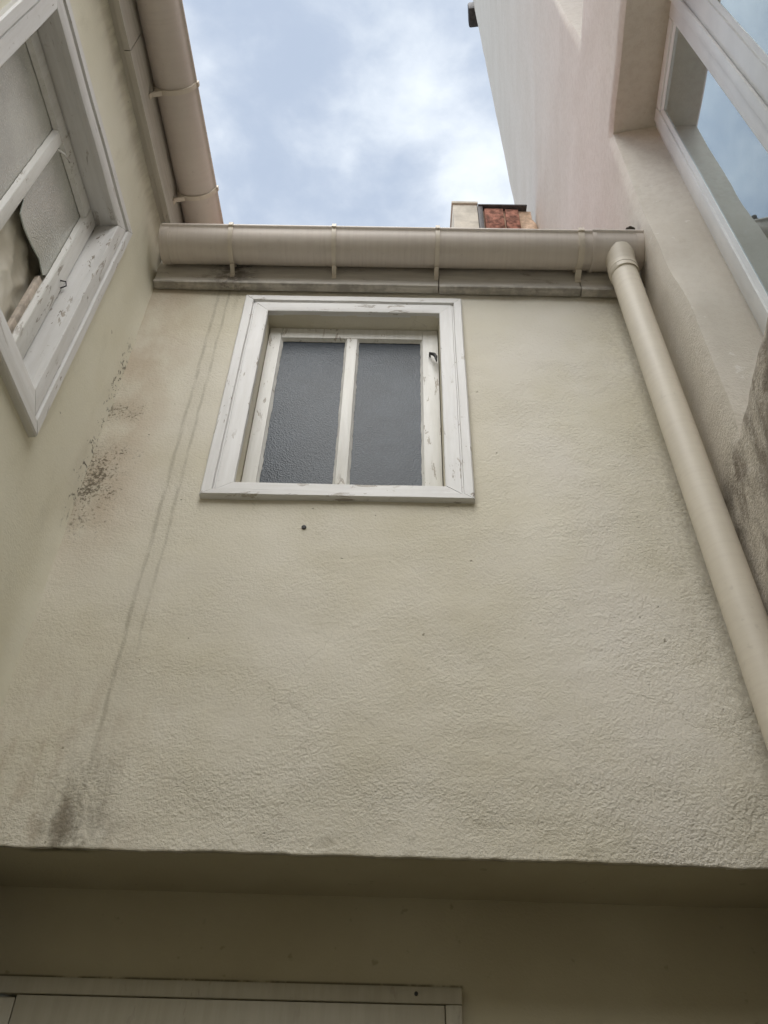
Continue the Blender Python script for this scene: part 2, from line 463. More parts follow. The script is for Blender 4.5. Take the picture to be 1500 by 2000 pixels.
M_BLACK = mat_plain("dark_iron", (0.018, 0.017, 0.016), 0.6, 0.3, 60)
M_WOOD = mat_plain("bare_weathered_wood", (0.55, 0.48, 0.41), 0.8, 0.25, 40)
M_BRICK = mat_plain("red_clay_brick", (0.29, 0.135, 0.095), 0.9, 0.6, 24, 0.2)
M_MORTAR = mat_plain("peach_mortar", (0.55, 0.40, 0.28), 0.9, 0.25, 25, 0.2)
M_CHIMR = mat_plain("grey_white_render", (0.56, 0.52, 0.44), 0.9, 0.18, 9, 0.2)
M_LEAD = mat_plain("dark_flashing", (0.06, 0.055, 0.055), 0.6, 0.3, 20)
M_TILE = mat_plain("clay_roof_tile", (0.26, 0.13, 0.085), 0.9, 0.3, 12, 0.2)
M_GROUND = mat_plain("courtyard_concrete", (0.15, 0.14, 0.115), 0.9, 0.2, 5, 0.2)
M_DOOR = mat_paint("cream_door_paint", (0.38, 0.35, 0.265), (0.42, 0.39, 0.305), 0.3, 2)
M_SHADE_WALL = mat_plain("shade_wall_render", (0.33, 0.30, 0.24), 0.9, 0.1, 3, 0.2)
M_MOSS = mat_plain("dark_moss", (0.045, 0.038, 0.028), 0.95, 0.4, 60, 0.1)


# ------------------------------------------------------------------ builders
def empty(name, loc, rotz, label, cat, group=None):
    o = bpy.data.objects.new(name, None); COL.objects.link(o)
    o.location = loc; o.rotation_euler = (0, 0, rotz); o.empty_display_size = 0.2
    o['label'] = label; o['category'] = cat
    if group:
        o['group'] = group
    return o


def obj(name, bm, m, parent=None, smooth=None, label=None, normals=True):
    if normals:
        bmesh.ops.recalc_face_normals(bm, faces=bm.faces)
    me = bpy.data.meshes.new(name); bm.to_mesh(me); bm.free()
    if smooth is not None:
        me.shade_smooth()
        if smooth > 0:
            me.set_sharp_from_angle(angle=R(smooth))
    me.materials.append(m)
    o = bpy.data.objects.new(name, me); COL.objects.link(o)
    o.parent = parent
    if label:
        o['label'] = label
    return o


def box(bm, lo, hi, bev=0.0, fn=None):
    vs = [bm.verts.new((xx, yy, zz)) for xx in (lo[0], hi[0]) for yy in (lo[1], hi[1]) for zz in (lo[2], hi[2])]
    idx = ((0, 1, 3, 2), (4, 6, 7, 5), (0, 4, 5, 1), (2, 3, 7, 6), (0, 2, 6, 4), (1, 5, 7, 3))
    fs = [bm.faces.new([vs[i] for i in f]) for f in idx]
    if bev > 0:
        es = list({e for f in fs for e in f.edges})
        r = bmesh.ops.bevel(bm, geom=es, offset=bev, segments=2, affect='EDGES', profile=0.5)
        vs = list({v for f in r['faces'] for v in f.verts} | {v for v in vs if v.is_valid})
    if fn:
        for v in vs:
            v.co = fn(v.co)
    return vs


def prism(bm, rings, closed=True, caps=True):
    """rings of points skinned together"""
    vr = [[bm.verts.new(p) for p in r] for r in rings]
    n = len(vr[0])
    for a, b in zip(vr, vr[1:]):
        for i in range(n if closed else n - 1):
            j = (i + 1) % n
            bm.faces.new((a[i], a[j], b[j], b[i]))
    if caps and closed:
        bm.faces.new(vr[0][::-1]); bm.faces.new(vr[-1])
    return vr


def tube(bm, pts, radii, n=20, caps=True):
    pts = [Vector(p) for p in pts]
    rings = []
    ref = Vector((0, 1, 0))
    for i, p in enumerate(pts):
        a = pts[max(0, i - 1)]; b = pts[min(len(pts) - 1, i + 1)]
        d = (b - a)
        if d.length < 1e-9:
            d = Vector((0, 0, -1))
        d.normalize()
        if abs(d.dot(ref)) > 0.95:
            ref = Vector((1, 0, 0))
        s = d.cross(ref).normalized(); t = s.cross(d)
        rr = radii[i] if hasattr(radii, '__len__') else radii
        rings.append([p + s * rr * math.cos(k * 2 * math.pi / n) + t * rr * math.sin(k * 2 * math.pi / n) for k in range(n)])
    return prism(bm, rings, True, caps)


def nz(p, s, o=0.0):
    return noise.noise(Vector((p[0] * s + o, p[1] * s + o * 1.7, p[2] * s - o)))


def steps(lo, hi, d, brk=()):
    """coordinates from lo to hi about d apart, with every break point hit exactly"""
    pts = sorted({lo, hi, *[b for b in brk if lo < b < hi]})
    out = []
    for a, b in zip(pts, pts[1:]):
        k = max(1, round((b - a) / d))
        out += [a + (b - a) * i / k for i in range(k)]
    return out + [hi]


def sheet(us, vs, holes, place):
    """a plastered sheet on a grid with rectangular holes; returns the bmesh and the rim edges of each hole"""
    bm = bmesh.new()
    V = {}

    def vert(i, j):
        if (i, j) not in V:
            V[(i, j)] = bm.verts.new(place(us[i], vs[j]))
        return V[(i, j)]
    for i in range(len(us) - 1):
        for j in range(len(vs) - 1):
            uc = (us[i] + us[i + 1]) / 2; vc = (vs[j] + vs[j + 1]) / 2
            if any(h[0] < uc < h[2] and h[1] < vc < h[3] for h in holes):
                continue
            bm.faces.new((vert(i, j), vert(i + 1, j), vert(i + 1, j + 1), vert(i, j + 1)))
    return bm, V


# ------------------------------------------------------------------ ground
bm = bmesh.new()
for a, b in (((-60, -60, 0), (60, 60, 0)),):
    bm.faces.new([bm.verts.new(p) for p in ((a[0], a[1], 0), (b[0], a[1], 0), (b[0], b[1], 0), (a[0], b[1], 0))])
gr = obj('ground', bm, M_GROUND)
gr['kind'] = 'structure'; gr['label'] = 'worn grey concrete floor of the courtyard'

# ------------------------------------------------------------------ rear building (local y = into the building)
D = 1.5
rear = empty('rear_building', (0, D, 0), 0,
             'low cream rendered building at the back with a two pane window and stained wall', 'building')
XL_, XR_ = -0.80, 0.80
LINT = 2.151
WIN = (-0.390, 3.043, 0.124, 3.776)       # clear opening between the architraves


def lint_e(u):
    return 0.0030 * nz((u, 0, 0), 9, 4) + 0.0018 * nz((u, 0, 0), 45, 8) - 0.004 * u


def rear_place(u, v):
    p = (u, 0.0, v)
    d = 0.0045 * nz(p, 2.1, 3) + 0.0022 * nz(p, 5.5, 9) + 0.0009 * nz((u, 0, v * 1.6), 14, 5)
    k = min(1.0, max(0.0, (3.0 - v) / 0.6) + max(0.0, (u - 0.25) / 0.4))
    d += k * 0.0009 * nz(p, 38, 2)
    e = 0.0
    if v < LINT + 0.03:
        e = lint_e(u) * max(0.0, 1 - (v - LINT) / 0.03)
    return (u, d, v + e)


us = steps(XL_, XR_, 0.0125, (WIN[0], WIN[2]))
vs = steps(LINT, 4.20, 0.0125, (WIN[1], WIN[3]))
bm, V = sheet(us, vs, [WIN], rear_place)
# return the plaster into the window opening
for k in range(len(us) - 1):
    for j in (vs.index(WIN[1]), vs.index(WIN[3])):
        if WIN[0] - 1e-6 <= us[k] and us[k + 1] <= WIN[2] + 1e-6:
            a, b = V[(k, j)], V[(k + 1, j)]
            bm.faces.new((a, b, bm.verts.new(b.co + Vector((0, .10, 0))), bm.verts.new(a.co + Vector((0, .10, 0)))))
for k in range(len(vs) - 1):
    for i in (us.index(WIN[0]), us.index(WIN[2])):
        if WIN[1] - 1e-6 <= vs[k] and vs[k + 1] <= WIN[3] + 1e-6:
            a, b = V[(i, k)], V[(i, k + 1)]
            bm.faces.new((a, b, bm.verts.new(b.co + Vector((0, .10, 0))), bm.verts.new(a.co + Vector((0, .10, 0)))))
# soft arris along the lintel edge
low = [V[(i, 0)] for i in range(len(us))]
for off in ((0.0008, -0.0022), (0.0032, -0.0014), (0.010, -0.0004), (0.07, 0.004)):
    nxt = [bm.verts.new((v.co.x, v.co.y + off[0], v.co.z + off[1])) for v in low]
    base = nxt
    if off[0] == 0.0008:
        prev = low
    for i in range(len(us) - 1):
        bm.faces.new((prev[i], prev[i + 1], nxt[i + 1], nxt[i]))
    prev = nxt
obj('wall', bm, M_REAR, rear, smooth=50, normals=False)

# soffit of the lintel and the wall set back beneath it
REC = 0.20
us2 = steps(-1.9, 0.98, 0.02)
ys2 = steps(0.013, REC + 0.03, 0.02)
bm = bmesh.new()
grid = [[bm.verts.new((u, yy, LINT - 0.0008 + lint_e(u) * max(0.0, 1 - yy / 0.08) - 0.004 * u * min(1.0, yy / 0.08) + 0.0018 * nz((u, yy, 0), 8, 2) * min(1, yy / 0.08))) for yy in ys2] for u in us2]
for i in range(len(us2) - 1):
    for j in range(len(ys2) - 1):
        bm.faces.new((grid[i][j], grid[i + 1][j], grid[i + 1][j + 1], grid[i][j + 1]))
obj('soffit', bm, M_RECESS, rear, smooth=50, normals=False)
DOOR_TOP, DOOR_R, DOOR_L = 1.968, 0.106, -0.68
vs2 = steps(0.0, LINT + 0.05, 0.03, (DOOR_TOP,))
us3 = steps(-1.9, 0.98, 0.03, (DOOR_L - 0.4, DOOR_R))
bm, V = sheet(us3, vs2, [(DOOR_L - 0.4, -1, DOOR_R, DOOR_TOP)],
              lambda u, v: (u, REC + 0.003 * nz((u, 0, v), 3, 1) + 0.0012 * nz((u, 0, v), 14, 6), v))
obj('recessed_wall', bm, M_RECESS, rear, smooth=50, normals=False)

bm = bmesh.new()
box(bm, (-1.9, -0.04, 0), (-0.795, -0.005, LINT + 0.1), 0); box(bm, (-1.95, -0.04, 0), (-1.905, REC + 0.1, LINT + 0.1), 0)
obj('light_stop_wall', bm, M_RECESS, rear)  # unseen walls added to keep stray light out of the recess

# door under the lintel: flat board frame and flush leaf
door = bpy.data.objects.new('door', None); COL.objects.link(door); door.parent = rear; door.location = (0, REC, 0)
fr_w = 0.029
bm = bmesh.new(); box(bm, (DOOR_L - 0.5, -0.016, DOOR_TOP), (DOOR_R + fr_w, 0.02, DOOR_TOP + 0.027), 0.002)
obj('frame_head', bm, M_DOOR, door, 40)
bm = bmesh.new(); box(bm, (DOOR_R, -0.0155, 0), (DOOR_R + fr_w, 0.02, DOOR_TOP - 0.001), 0.002)
obj('frame_post', bm, M_DOOR, door, 40)
bm = bmesh.new(); box(bm, (DOOR_L - 0.44, -0.0085, 0), (DOOR_L + 0.035, 0.02, DOOR_TOP - 0.004), 0.002)
obj('side_panel', bm, M_DOOR, door, 40)
bm = bmesh.new(); box(bm, (DOOR_L + 0.038, -0.0125, 0.01), (DOOR_R - 0.0015, 0.011, DOOR_TOP - 0.0015), 0.001)
box(bm, (DOOR_L + 0.01, 0.0205, 0.005), (DOOR_R + 0.05, 0.04, DOOR_TOP + 0.03), 0)
obj('leaf', bm, M_DOOR, door, 40)
bm = bmesh.new(); tube(bm, [(0.055, -0.0145, 1.983), (0.055, -0.019, 1.983)], 0.0032, 10)
obj('nail_head', bm, M_BLACK, door, 40)


# ---- painted timber windows -------------------------------------------------
ARCH_PROFILE = ((0.0, -0.004), (0.0, 0.0125), (0.03, 0.0140), (0.55, 0.0140), (0.585, 0.0095), (0.62, 0.0095), (0.65, 0.0185),
                (0.95, 0.0185), (1.0, 0.0150), (1.0, -0.004))


def architrave(parent, inner, outer, fn, mats):
    """four mitred boards; fn maps (a, b, c) = along, up, towards the viewer"""
    ic = [(inner[0], inner[1]), (inner[2], inner[1]), (inner[2], inner[3]), (inner[0], inner[3])]
    oc = [(outer[0], outer[1]), (outer[2], outer[1]), (outer[2], outer[3]), (outer[0], outer[3])]
    for k in range(4):
        k2 = (k + 1) % 4
        bm = bmesh.new()
        rings = []
        nseg = 14
        for s in range(nseg + 1):
            t = 0.0012 + (1 - 0.0024) * s / nseg
            ring = []
            for f, c in ARCH_PROFILE:
                pa = [ic[k][i] + f * (oc[k][i] - ic[k][i]) for i in (0, 1)]
                pb = [ic[k2][i] + f * (oc[k2][i] - ic[k2][i]) for i in (0, 1)]
                a = pa[0] + (pb[0] - pa[0]) * t; b = pa[1] + (pb[1] - pa[1]) * t
                w = 0.0011 * nz((a, b, k), 9, 3) + 0.0006 * nz((a, b, k), 40, 3)
                cc = c + (0.0008 * nz((a, b, 3 + k), 7, 1) if c > 0 else 0)
                if k % 2 == 0:
                    b += w
                else:
                    a += w
                ring.append(fn(a, b, cc))
            rings.append(ring)
        prism(bm, rings)
        obj('architrave_board', bm, mats[k % 2], parent, 35)


def timber_window(parent, inner, outer, fn, sash_c, stile, rail, bar_a, bar_w, mats, name_label=None):
    """opening lining, architrave, one fixed sash with a middle bar; returns the window empty and pane rectangles"""
    w = bpy.data.objects.new('window', None); COL.objects.link(w); w.parent = parent
    if name_label:
        w['label'] = name_label
    architrave(w, inner, outer, fn, mats)
    a0, b0, a1, b1 = inner

    def pc(nm, lo, hi, m, bev=0.0015):
        bm = bmesh.new()
        box(bm, lo, hi, bev, lambda co: Vector(fn(co.x, co.y, co.z)))
        return obj(nm, bm, m, w, 40)
    T = 0.02
    back = sash_c - 0.045
    pc('head_lining', (a0 - 0.004, b1 + 0.0015, back), (a1 + 0.004, b1 + T, 0.004), M_PAINT_X if mats[0] is M_PAINT_X else M_PAINT_Y)
    pc('sill_lining', (a0 - 0.004, b0 - T, back), (a1 + 0.004, b0 - 0.0015, 0.004), M_PAINT_X if mats[0] is M_PAINT_X else M_PAINT_Y)
    pc('jamb_lining', (a0 - T, b0 - 0.001, back), (a0 - 0.0015, b1 + 0.001, 0.0035), M_PAINT_V)
    pc('jamb_lining', (a1 + 0.0015, b0 - 0.001, back), (a1 + T, b1 + 0.001, 0.0035), M_PAINT_V)
    g_ = 0.0025
    c0, c1 = sash_c - 0.036, sash_c
    pc('stile', (a0 + g_, b0 + g_, c0), (a0 + stile[0], b1 - g_, c1), M_SASH, 0.002)
    pc('stile', (a1 - stile[1], b0 + g_, c0), (a1 - g_, b1 - g_, c1), M_SASH, 0.002)
    pc('rail', (a0 + stile[0] + 0.0005, b1 - rail[1], c0), (a1 - stile[1] - 0.0005, b1 - g_, c1 - 0.0006), M_SASH, 0.002)
    pc('rail', (a0 + stile[0] + 0.0005, b0 + g_, c0), (a1 - stile[1] - 0.0005, b0 + rail[0], c1 - 0.0006), M_SASH, 0.002)
    pc('glazing_bar', (bar_a - bar_w / 2, b0 + rail[0] + 0.0005, c0), (bar_a + bar_w / 2, b1 - rail[1] - 0.0005, c1 - 0.001), M_SASH, 0.0025)
    panes = [(a0 + stile[0], b0 + rail[0], bar_a - bar_w / 2, b1 - rail[1]),
             (bar_a + bar_w / 2, b0 + rail[0], a1 - stile[1], b1 - rail[1])]

    def putty(p, seed):
        """bevelled putty line, crumbling along its edge"""
        bm = bmesh.new()
        cs = [(p[0], p[1]), (p[2], p[1]), (p[2], p[3]), (p[0], p[3])]
        for k in range(4):
            (ax, bx), (ay, by) = cs[k], cs[(k + 1) % 4]
            L_ = math.hypot(ay - ax, by - bx); n = max(3, int(L_ / 0.012))
            nx, ny = -(by - bx) / L_, (ay - ax) / L_
            rings = []
            for s in range(n + 1):
                t = s / n
                pa, pb = ax + (ay - ax) * t, bx + (by - bx) * t
                wdt = 0.0060 + 0.0016 * nz((pa, pb, seed), 95, 2) + 0.0012 * nz((pa, pb, seed), 22, 6)
                rings.append([fn(pa, pb, c1 - 0.013), fn(pa, pb, c1 - 0.003), fn(pa + nx * wdt, pb + ny * wdt, c1 - 0.0125)])
            prism(bm, rings)
        return obj('putty', bm, M_SASH, w, 30)
    for i, p in enumerate(panes):
        putty(p, i + 3.3)
    return w, panes, (c0, c1)


def pane(parent, p, c, fn, m, name='pane', label=None):
    bm = bmesh.new()
    box(bm, (p[0] - 0.004, p[1] - 0.004, c - 0.004), (p[2] + 0.004, p[3] + 0.004, c), 0, lambda co: Vector(fn(co.x, co.y, co.z)))
    return obj(name, bm, m, parent, label=label)


fn_rear = lambda a, b, c: (a, -c, b)
rw, rp, rc = timber_window(rear, WIN, (-0.466, 2.997, 0.192, 3.852), fn_rear, -0.047, (0.040, 0.049), (0.036, 0.050), -0.136, 0.031,
                           (M_PAINT_X, M_PAINT_V), 'white painted timber window with two dark obscure panes')
for p in rp:
    pane(rw, p, rc[1] - 0.014, fn_rear, M_PANE_REAR)
# iron stay on the right stile
bm = bmesh.new()
tube(bm, [(0.096, 0.048, 3.642), (0.096, 0.034, 3.642), (0.101, 0.030, 3.632), (0.108, 0.027, 3.625), (0.1125, 0.024, 3.610), (0.1135, 0.022, 3.586)],
     [0.003, 0.003, 0.0045, 0.0055, 0.005, 0.002], 10)
obj('latch', bm, M_BLACK, rw, 40)
# plug hole below the window
bm = bmesh.new(); tube(bm, [(-0.2089, 0.004, 2.9096), (-0.2089, -0.004, 2.9096), (-0.2089, -0.0045, 2.9096)], [0.006, 0.0055, 0.003], 12)
obj('wall_plug', bm, M_BLACK, rear, 40)

# fascia boards (three lengths with open joints)
FY = -0.030
for k, (xa, xb) in enumerate(((-0.757, 0.1225), (0.1255, 0.560), (0.5635, 0.762))):
    bm = bmesh.new()
    box(bm, (xa, FY, 3.892 - 0.003 * k), (xb, -0.0055, 4.16), 0.002)
    # slim drip lath along the foot
    box(bm, (xa, FY - 0.004, 3.892 - 0.003 * k), (xb, FY - 0.0002, 3.905 - 0.003 * k), 0.0015)
    obj('fascia_board', bm, M_FASCIA_X, rear, 40)
# roof rising behind the gutter
bm = bmesh.new()
rings = [[(xx, -0.02, 4.075), (xx, -0.02, 4.095), (xx, 3.5, 6.40), (xx, 3.5, 6.38)] for xx in (-0.78, 0.79)]
prism(bm, rings)
obj('roof', bm, M_TILE, rear)

# ------------------------------------------------------------------ left building (local x = out into the courtyard)
AL = R(-2.485)
left = empty('left_building', (-0.7725, D, 0), AL,
             'cream rendered building along the left side with a broken white timber window', 'building')
LW_IN = (-0.834, 3.003, -0.297, 3.745)
LW_OUT = (-0.905, 2.926, -0.227, 3.828)
LSH = 0.03


def fn_left(a, b, c):
    return (c, a + LSH * (b - 3.8), b)


def left_place(u, v):
    p = (0, u, v)
    w = 0.010 * max(0.0, min(1.0, (v - 4.07) / 0.05)) ** 2 + 0.004 * nz(p, 1.9, 7) + 0.0015 * nz(p, 6, 3)
    # rounded, hand-trowelled internal corner with the rear wall
    if u > -0.06 and v < 4.0:
        w += 0.012 * max(0.0, (u + 0.06) / 0.06) ** 2 + 0.003 * nz(p, 14, 1) * max(0.0, (u + 0.06) / 0.06)
    if LW_IN[0] - .2 < u < LW_IN[2] + .1 and LW_IN[1] - .2 < v < LW_IN[3] + .2:
        u = u + LSH * (v - 3.8)
    return (w, u, v)


us = steps(-5.0, -1.3, 0.25) + steps(-1.3, 0.34, 0.02, (LW_IN[0], LW_IN[2], 0.0))[1:]
vs = steps(0, 1.7, 0.1) + steps(1.7, 4.45, 0.02, (LW_IN[1], LW_IN[3], 2.24))[1:]
bm, V = sheet(us, vs, [LW_IN, (0.0, -1, 1.0, 2.24)], left_place)
obj('wall', bm, M_LEFT, left, smooth=50, normals=False)

lw, lp, lc = timber_window(left, LW_IN, LW_OUT, fn_left, -0.047, (0.042, 0.05), (0.04, 0.052), -0.563, 0.030,
                           (M_PAINT_Y, M_PAINT_V), 'white timber window with one broken obscure pane')
pane(lw, lp[0], lc[1] - 0.014, fn_left, M_PANE_LEFT, label='whole obscure pane with pale bloom')
# the broken pane: only its upper part is left
p = lp[1]
crack = [(p[0] - .003, p[3] + .003), (p[2] + .003, p[3] + .003), (p[2] + .003, 3.40), (p[2] - 0.015, 3.372), (p[2] - 0.05, 3.384),
         (p[2] - 0.095, 3.372), (p[2] - 0.14, 3.366), (p[0] + 0.030, 3.372), (p[0] + 0.016, 3.410), (p[0] - .003, 3.436)]
bm = bmesh.new()
prism(bm, [[fn_left(a, b, cc) for a, b in crack] for cc in (lc[1] - 0.018, lc[1] - 0.014)])
obj('broken_pane', bm, M_PANE_LEFT, lw, label='jagged upper half of the broken pane')
M_EDGE = mat_plain("pale_glass_edge", (0.55, 0.60, 0.57), 0.3, 0.1, 60, 0.5)
bm = bmesh.new()
tube(bm, [fn_left(a, b, lc[1] - 0.0155) for a, b in crack[2:]], 0.0016, 8)
obj('glass_edge', bm, M_EDGE, lw, 40)
# bare rebate where the glass has gone
bm = bmesh.new()
box(bm, (p[2] - 0.016, p[1] - 0.001, lc[0] + 0.004), (p[2] + 0.001, 3.368, lc[0] + 0.016), 0.001, lambda co: Vector(fn_left(co.x, co.y, co.z)))
obj('bare_rebate', bm, M_WOOD, lw, 40)
# crumpled plastic sheet hung behind the hole
bm = bmesh.new()
na, nb = 46, 60
gridv = []
for i in range(na + 1):
    row = []
    for j in range(nb + 1):
        a = LW_IN[0] + 0.02 + (LW_IN[2] - LW_IN[0] - 0.03) * i / na
        b = LW_IN[1] - 0.02 + (LW_IN[3] - LW_IN[1] + 0.03) * j / nb
        f1 = noise.noise(Vector((a * 9, b * 5, 1.3))); f2 = 1 - abs(noise.noise(Vector((a * 13 + b * 6, b * 11 - a * 4, 4.1)))) * 2
        c = -0.098 + 0.010 * f1 + 0.010 * f2 + 0.003 * noise.noise(Vector((a * 40, b * 40, 2)))
        row.append(bm.verts.new(fn_left(a, b, c)))
    gridv.append(row)
for i in range(na):
    for j in range(nb):
        bm.faces.new((gridv[i][j], gridv[i + 1][j], gridv[i + 1][j + 1], gridv[i][j + 1]))
obj('plastic_sheet', bm, M_FILM, lw, smooth=0, normals=False, label='crumpled plastic sheet behind the broken pane')
# the dim room behind
bm = bmesh.new()
box(bm, (-1.2, -1.15, 2.6), (-0.16, 0.0, 4.1), 0)
bmesh.ops.delete(bm, geom=[f for f in bm.faces if f.calc_center_median().x > -0.17], context='FACES')
obj('room', bm, M_DARK, left)
# small iron staple on the sill side of the jamb
bm = bmesh.new()
tube(bm, [fn_left(-0.318, 3.42, -0.048), fn_left(-0.312, 3.424, -0.036), fn_left(-0.306, 3.414, -0.034), fn_left(-0.306, 3.404, -0.046)], 0.0018, 8)
obj('staple', bm, M_BLACK, lw, 40)
bm = bmesh.new()
tube(bm, [fn_left(-0.545, 3.655, -0.050), fn_left(-0.535, 3.650, -0.034), fn_left(-0.512, 3.655, -0.030)], [0.003, 0.0028, 0.0012], 8)
obj('window_catch', bm, M_SASH, lw, 40)

# fascia and eaves board of the left roof
for k, (ya, yb) in enumerate(((-5.0, -0.62), (-0.617, 0.33))):
    bm = bmesh.new()
    nseg = max(8, int((yb - ya) / 0.03))
    rings = []
    for s in range(nseg + 1):
        yy = ya + (yb - ya) * s / nseg
        e = 0.0022 * nz((0, yy, 1), 20, 3) + 0.0012 * nz((0, yy, 1), 60, 5)
        rings.append([(0.026, yy, 4.121 + e), (0.0435, yy, 4.119 + e), (0.045, yy, 4.123 + e), (0.045, yy, 4.32), (0.026, yy, 4.32)])
    prism(bm, rings)
    obj('fascia_board', bm, M_FASCIA_Y, left, 40)
bm = bmesh.new(); box(bm, (-0.02, -5.0, 4.1265), (0.0255, 0.33, 4.14), 0.001)
obj('soffit_board', bm, M_FASCIA_Y, left, 40)
bm = bmesh.new()
prism(bm, [[(0.10, yy, 4.375), (0.10, yy, 4.395), (-4.0, yy, 6.8), (-4.0, yy, 6.78)] for yy in (-5.0, 0.33)])
obj('roof', bm, M_TILE, left)

# ------------------------------------------------------------------ right building (local x = into the building)
AR = R(-6.747)
rightb = empty('right_building', (0.765, D, 0), AR,
               'tall pinkish rendered building on the right with white plastic windows in deep reveals', 'building')
UB = 3.0


def edge_u(v):
    return 2.357 + (v - 9.05) * 0.0945


def interp(v, tab):
    if v <= tab[0][0]:
        return tab[0][1]
    for (v0, u0), (v1, u1) in zip(tab, tab[1:]):
        if v <= v1:
            t = (v - v0) / (v1 - v0); t = t * t * (3 - 2 * t)
            return u0 + (u1 - u0) * t
    return tab[-1][1]


JAMB = ((2.982, -0.243), (3.06, -0.252), (3.448, -0.247), (3.80, -0.205), (4.155, -0.176), (4.70, -0.163))
JN, JF = -1.09, -0.163            # grid columns of the near and far jambs
LO, HI = 2.982, 4.700
LO2, HI2 = 5.54, 7.25


def sag(u, v):
    return 0.13 * (u - JF) * max(0.0, min(1.0, (v - LO) / (HI - LO)))


def right_map(u, v):
    """grid position -> wall position, following the wandering jamb and the tilted lintel"""
    if u > 0:
        return u / UB * edge_u(v), v
    if v < LO2 - 0.2:
        far = interp(v, JAMB)
        if u >= JF:
            uu = u * far / JF if JF else u
        else:
            k = max(0.0, 1 - (JF - u) / 0.6)
            uu = u + (far - JF) * k
        lim = max(0.0, min(1.0, 1 - max(0.0, v - HI) / 0.5))
        vv = v + (sag(u, v) * lim if u < JF + 0.02 and u > JN - 0.3 else 0.0)
        return uu, vv
    far = -0.193 + (v - 5.55) * 0.105 if LO2 - 0.2 <= v else JF
    far = min(far, -0.02)
    if u >= JF:
        return u * far / JF, v
    return u + (far - JF) * max(0.0, 1 - (JF - u) / 0.6), v


def right_place(u, v):
    uu, vv = right_map(u, v)
    p = (0, uu, vv)
    w = 0.006 * nz(p, 1.4, 2) + 0.003 * nz(p, 5, 8)
    if vv < 4.6 and u < 0.2:
        w += 0.0012 * nz(p, 16, 4)
    if vv < 3.0:
        w += 0.0035 * nz(p, 24, 7)
    for h in ((JN, LO, JF, HI), (JN, LO2, JF, HI2)):     # worn, rounded arrises round the openings
        dd = max(h[0] - u, u - h[2], h[1] - v, v - h[3], 0.0)
        if dd < 0.032:
            w += 0.013 * (1 - dd / 0.032) ** 2
    e = 0.003 * nz(p, 22, 5) if v == LO and JN <= u <= JF else 0.0
    return (w, uu, vv + e)


us = steps(-1.7, -1.3, 0.1) + steps(-1.3, 0.0, 0.02, (JN, JF))[1:] + steps(0, UB, 0.1)[1:]
vs = steps(0, 2.0, 0.2) + steps(2.0, 5.0, 0.02, (LO, HI))[1:] + steps(5.0, 8.0, 0.05, (LO2, HI2))[1:] + steps(8.0, 17.6, 0.4)[1:]
H1, H2 = (JN, LO, JF, HI), (JN, LO2, JF, HI2)
bm, V = sheet(us, vs, [H1, H2], right_place)
DEP = 0.165
SPLAY = lambda v: -0.163 - 0.012 - 0.042 * (4.70 - v)      # frame line at the back of the far jamb


def reveal(hole, dep, frame_far):
    """plastered reveal: a rounded arris, then straight back to the frame"""
    iu0, iu1 = us.index(hole[0]), us.index(hole[2]); jv0, jv1 = vs.index(hole[1]), vs.index(hole[3])
    loop = [(i, jv0) for i in range(iu0, iu1)] + [(iu1, j) for j in range(jv0, jv1)] + \
           [(i, jv1) for i in range(iu1, iu0, -1)] + [(iu0, j) for j in range(jv1, jv0, -1)]
    src = [V[k] for k in loop]
    rim = 0.016
    first = [v.co.copy() for v in src]
    n = len(src)
    prof = [(0.0, 0.0), (0.25, 0.05), (0.6, 0.25), (0.9, 0.62), (1.0, 1.0)]
    prev = src
    # direction pointing into the opening for every rim vertex
    cu = (hole[0] + hole[2]) / 2; cv = (hole[1] + hole[3]) / 2
    dirs = []
    for (i, j) in loop:
        du = (1 if i == iu0 else (-1 if i == iu1 else 0)); dv = (1 if j == jv0 else (-1 if j == jv1 else 0))
        dirs.append(Vector((0, du, dv)))
    for f in range(1, 9):
        ring = []
        for k in range(n):
            co = first[k]
            if f <= 4:
                q = prof[f]
                c = co + Vector((rim * q[1], 0, 0)) + dirs[k] * (rim * q[0] * 0.0)
                # pull the wall plane back a touch to round the edge
                ring.append(bm.verts.new(c))
            else:
                t = (f - 4) / 4
                i, j = loop[k]
                tu, tv = co.y, co.z
                if i == iu1:
                    tu = frame_far(co.z)
                tu2 = co.y + (tu - co.y) * t
                c = Vector((rim + (dep - rim) * t, tu2, tv))
                c.y += 0.003 * nz((t * .3, co.y, co.z), 9, 2) * abs(dirs[k].y) * (1 - t)
                ring.append(bm.verts.new(c))
        for k in range(n):
            k2 = (k + 1) % n
            bm.faces.new((prev[k], prev[k2], ring[k2], ring[k]))
        prev = ring
    # round the arris by sinking the rim verts a little into the wall
    for k in range(n):
        if loop[k][1] not in (jv0,) or True:
            pass
            src[k].co -= dirs[k] * -0.0


reveal(H1, DEP, lambda z_: SPLAY(z_))
reveal(H2, DEP, lambda z_: -0.193 + (z_ - 5.55) * 0.105 - 0.01)
obj('wall', bm, M_RIGHT, rightb, smooth=60, normals=False)


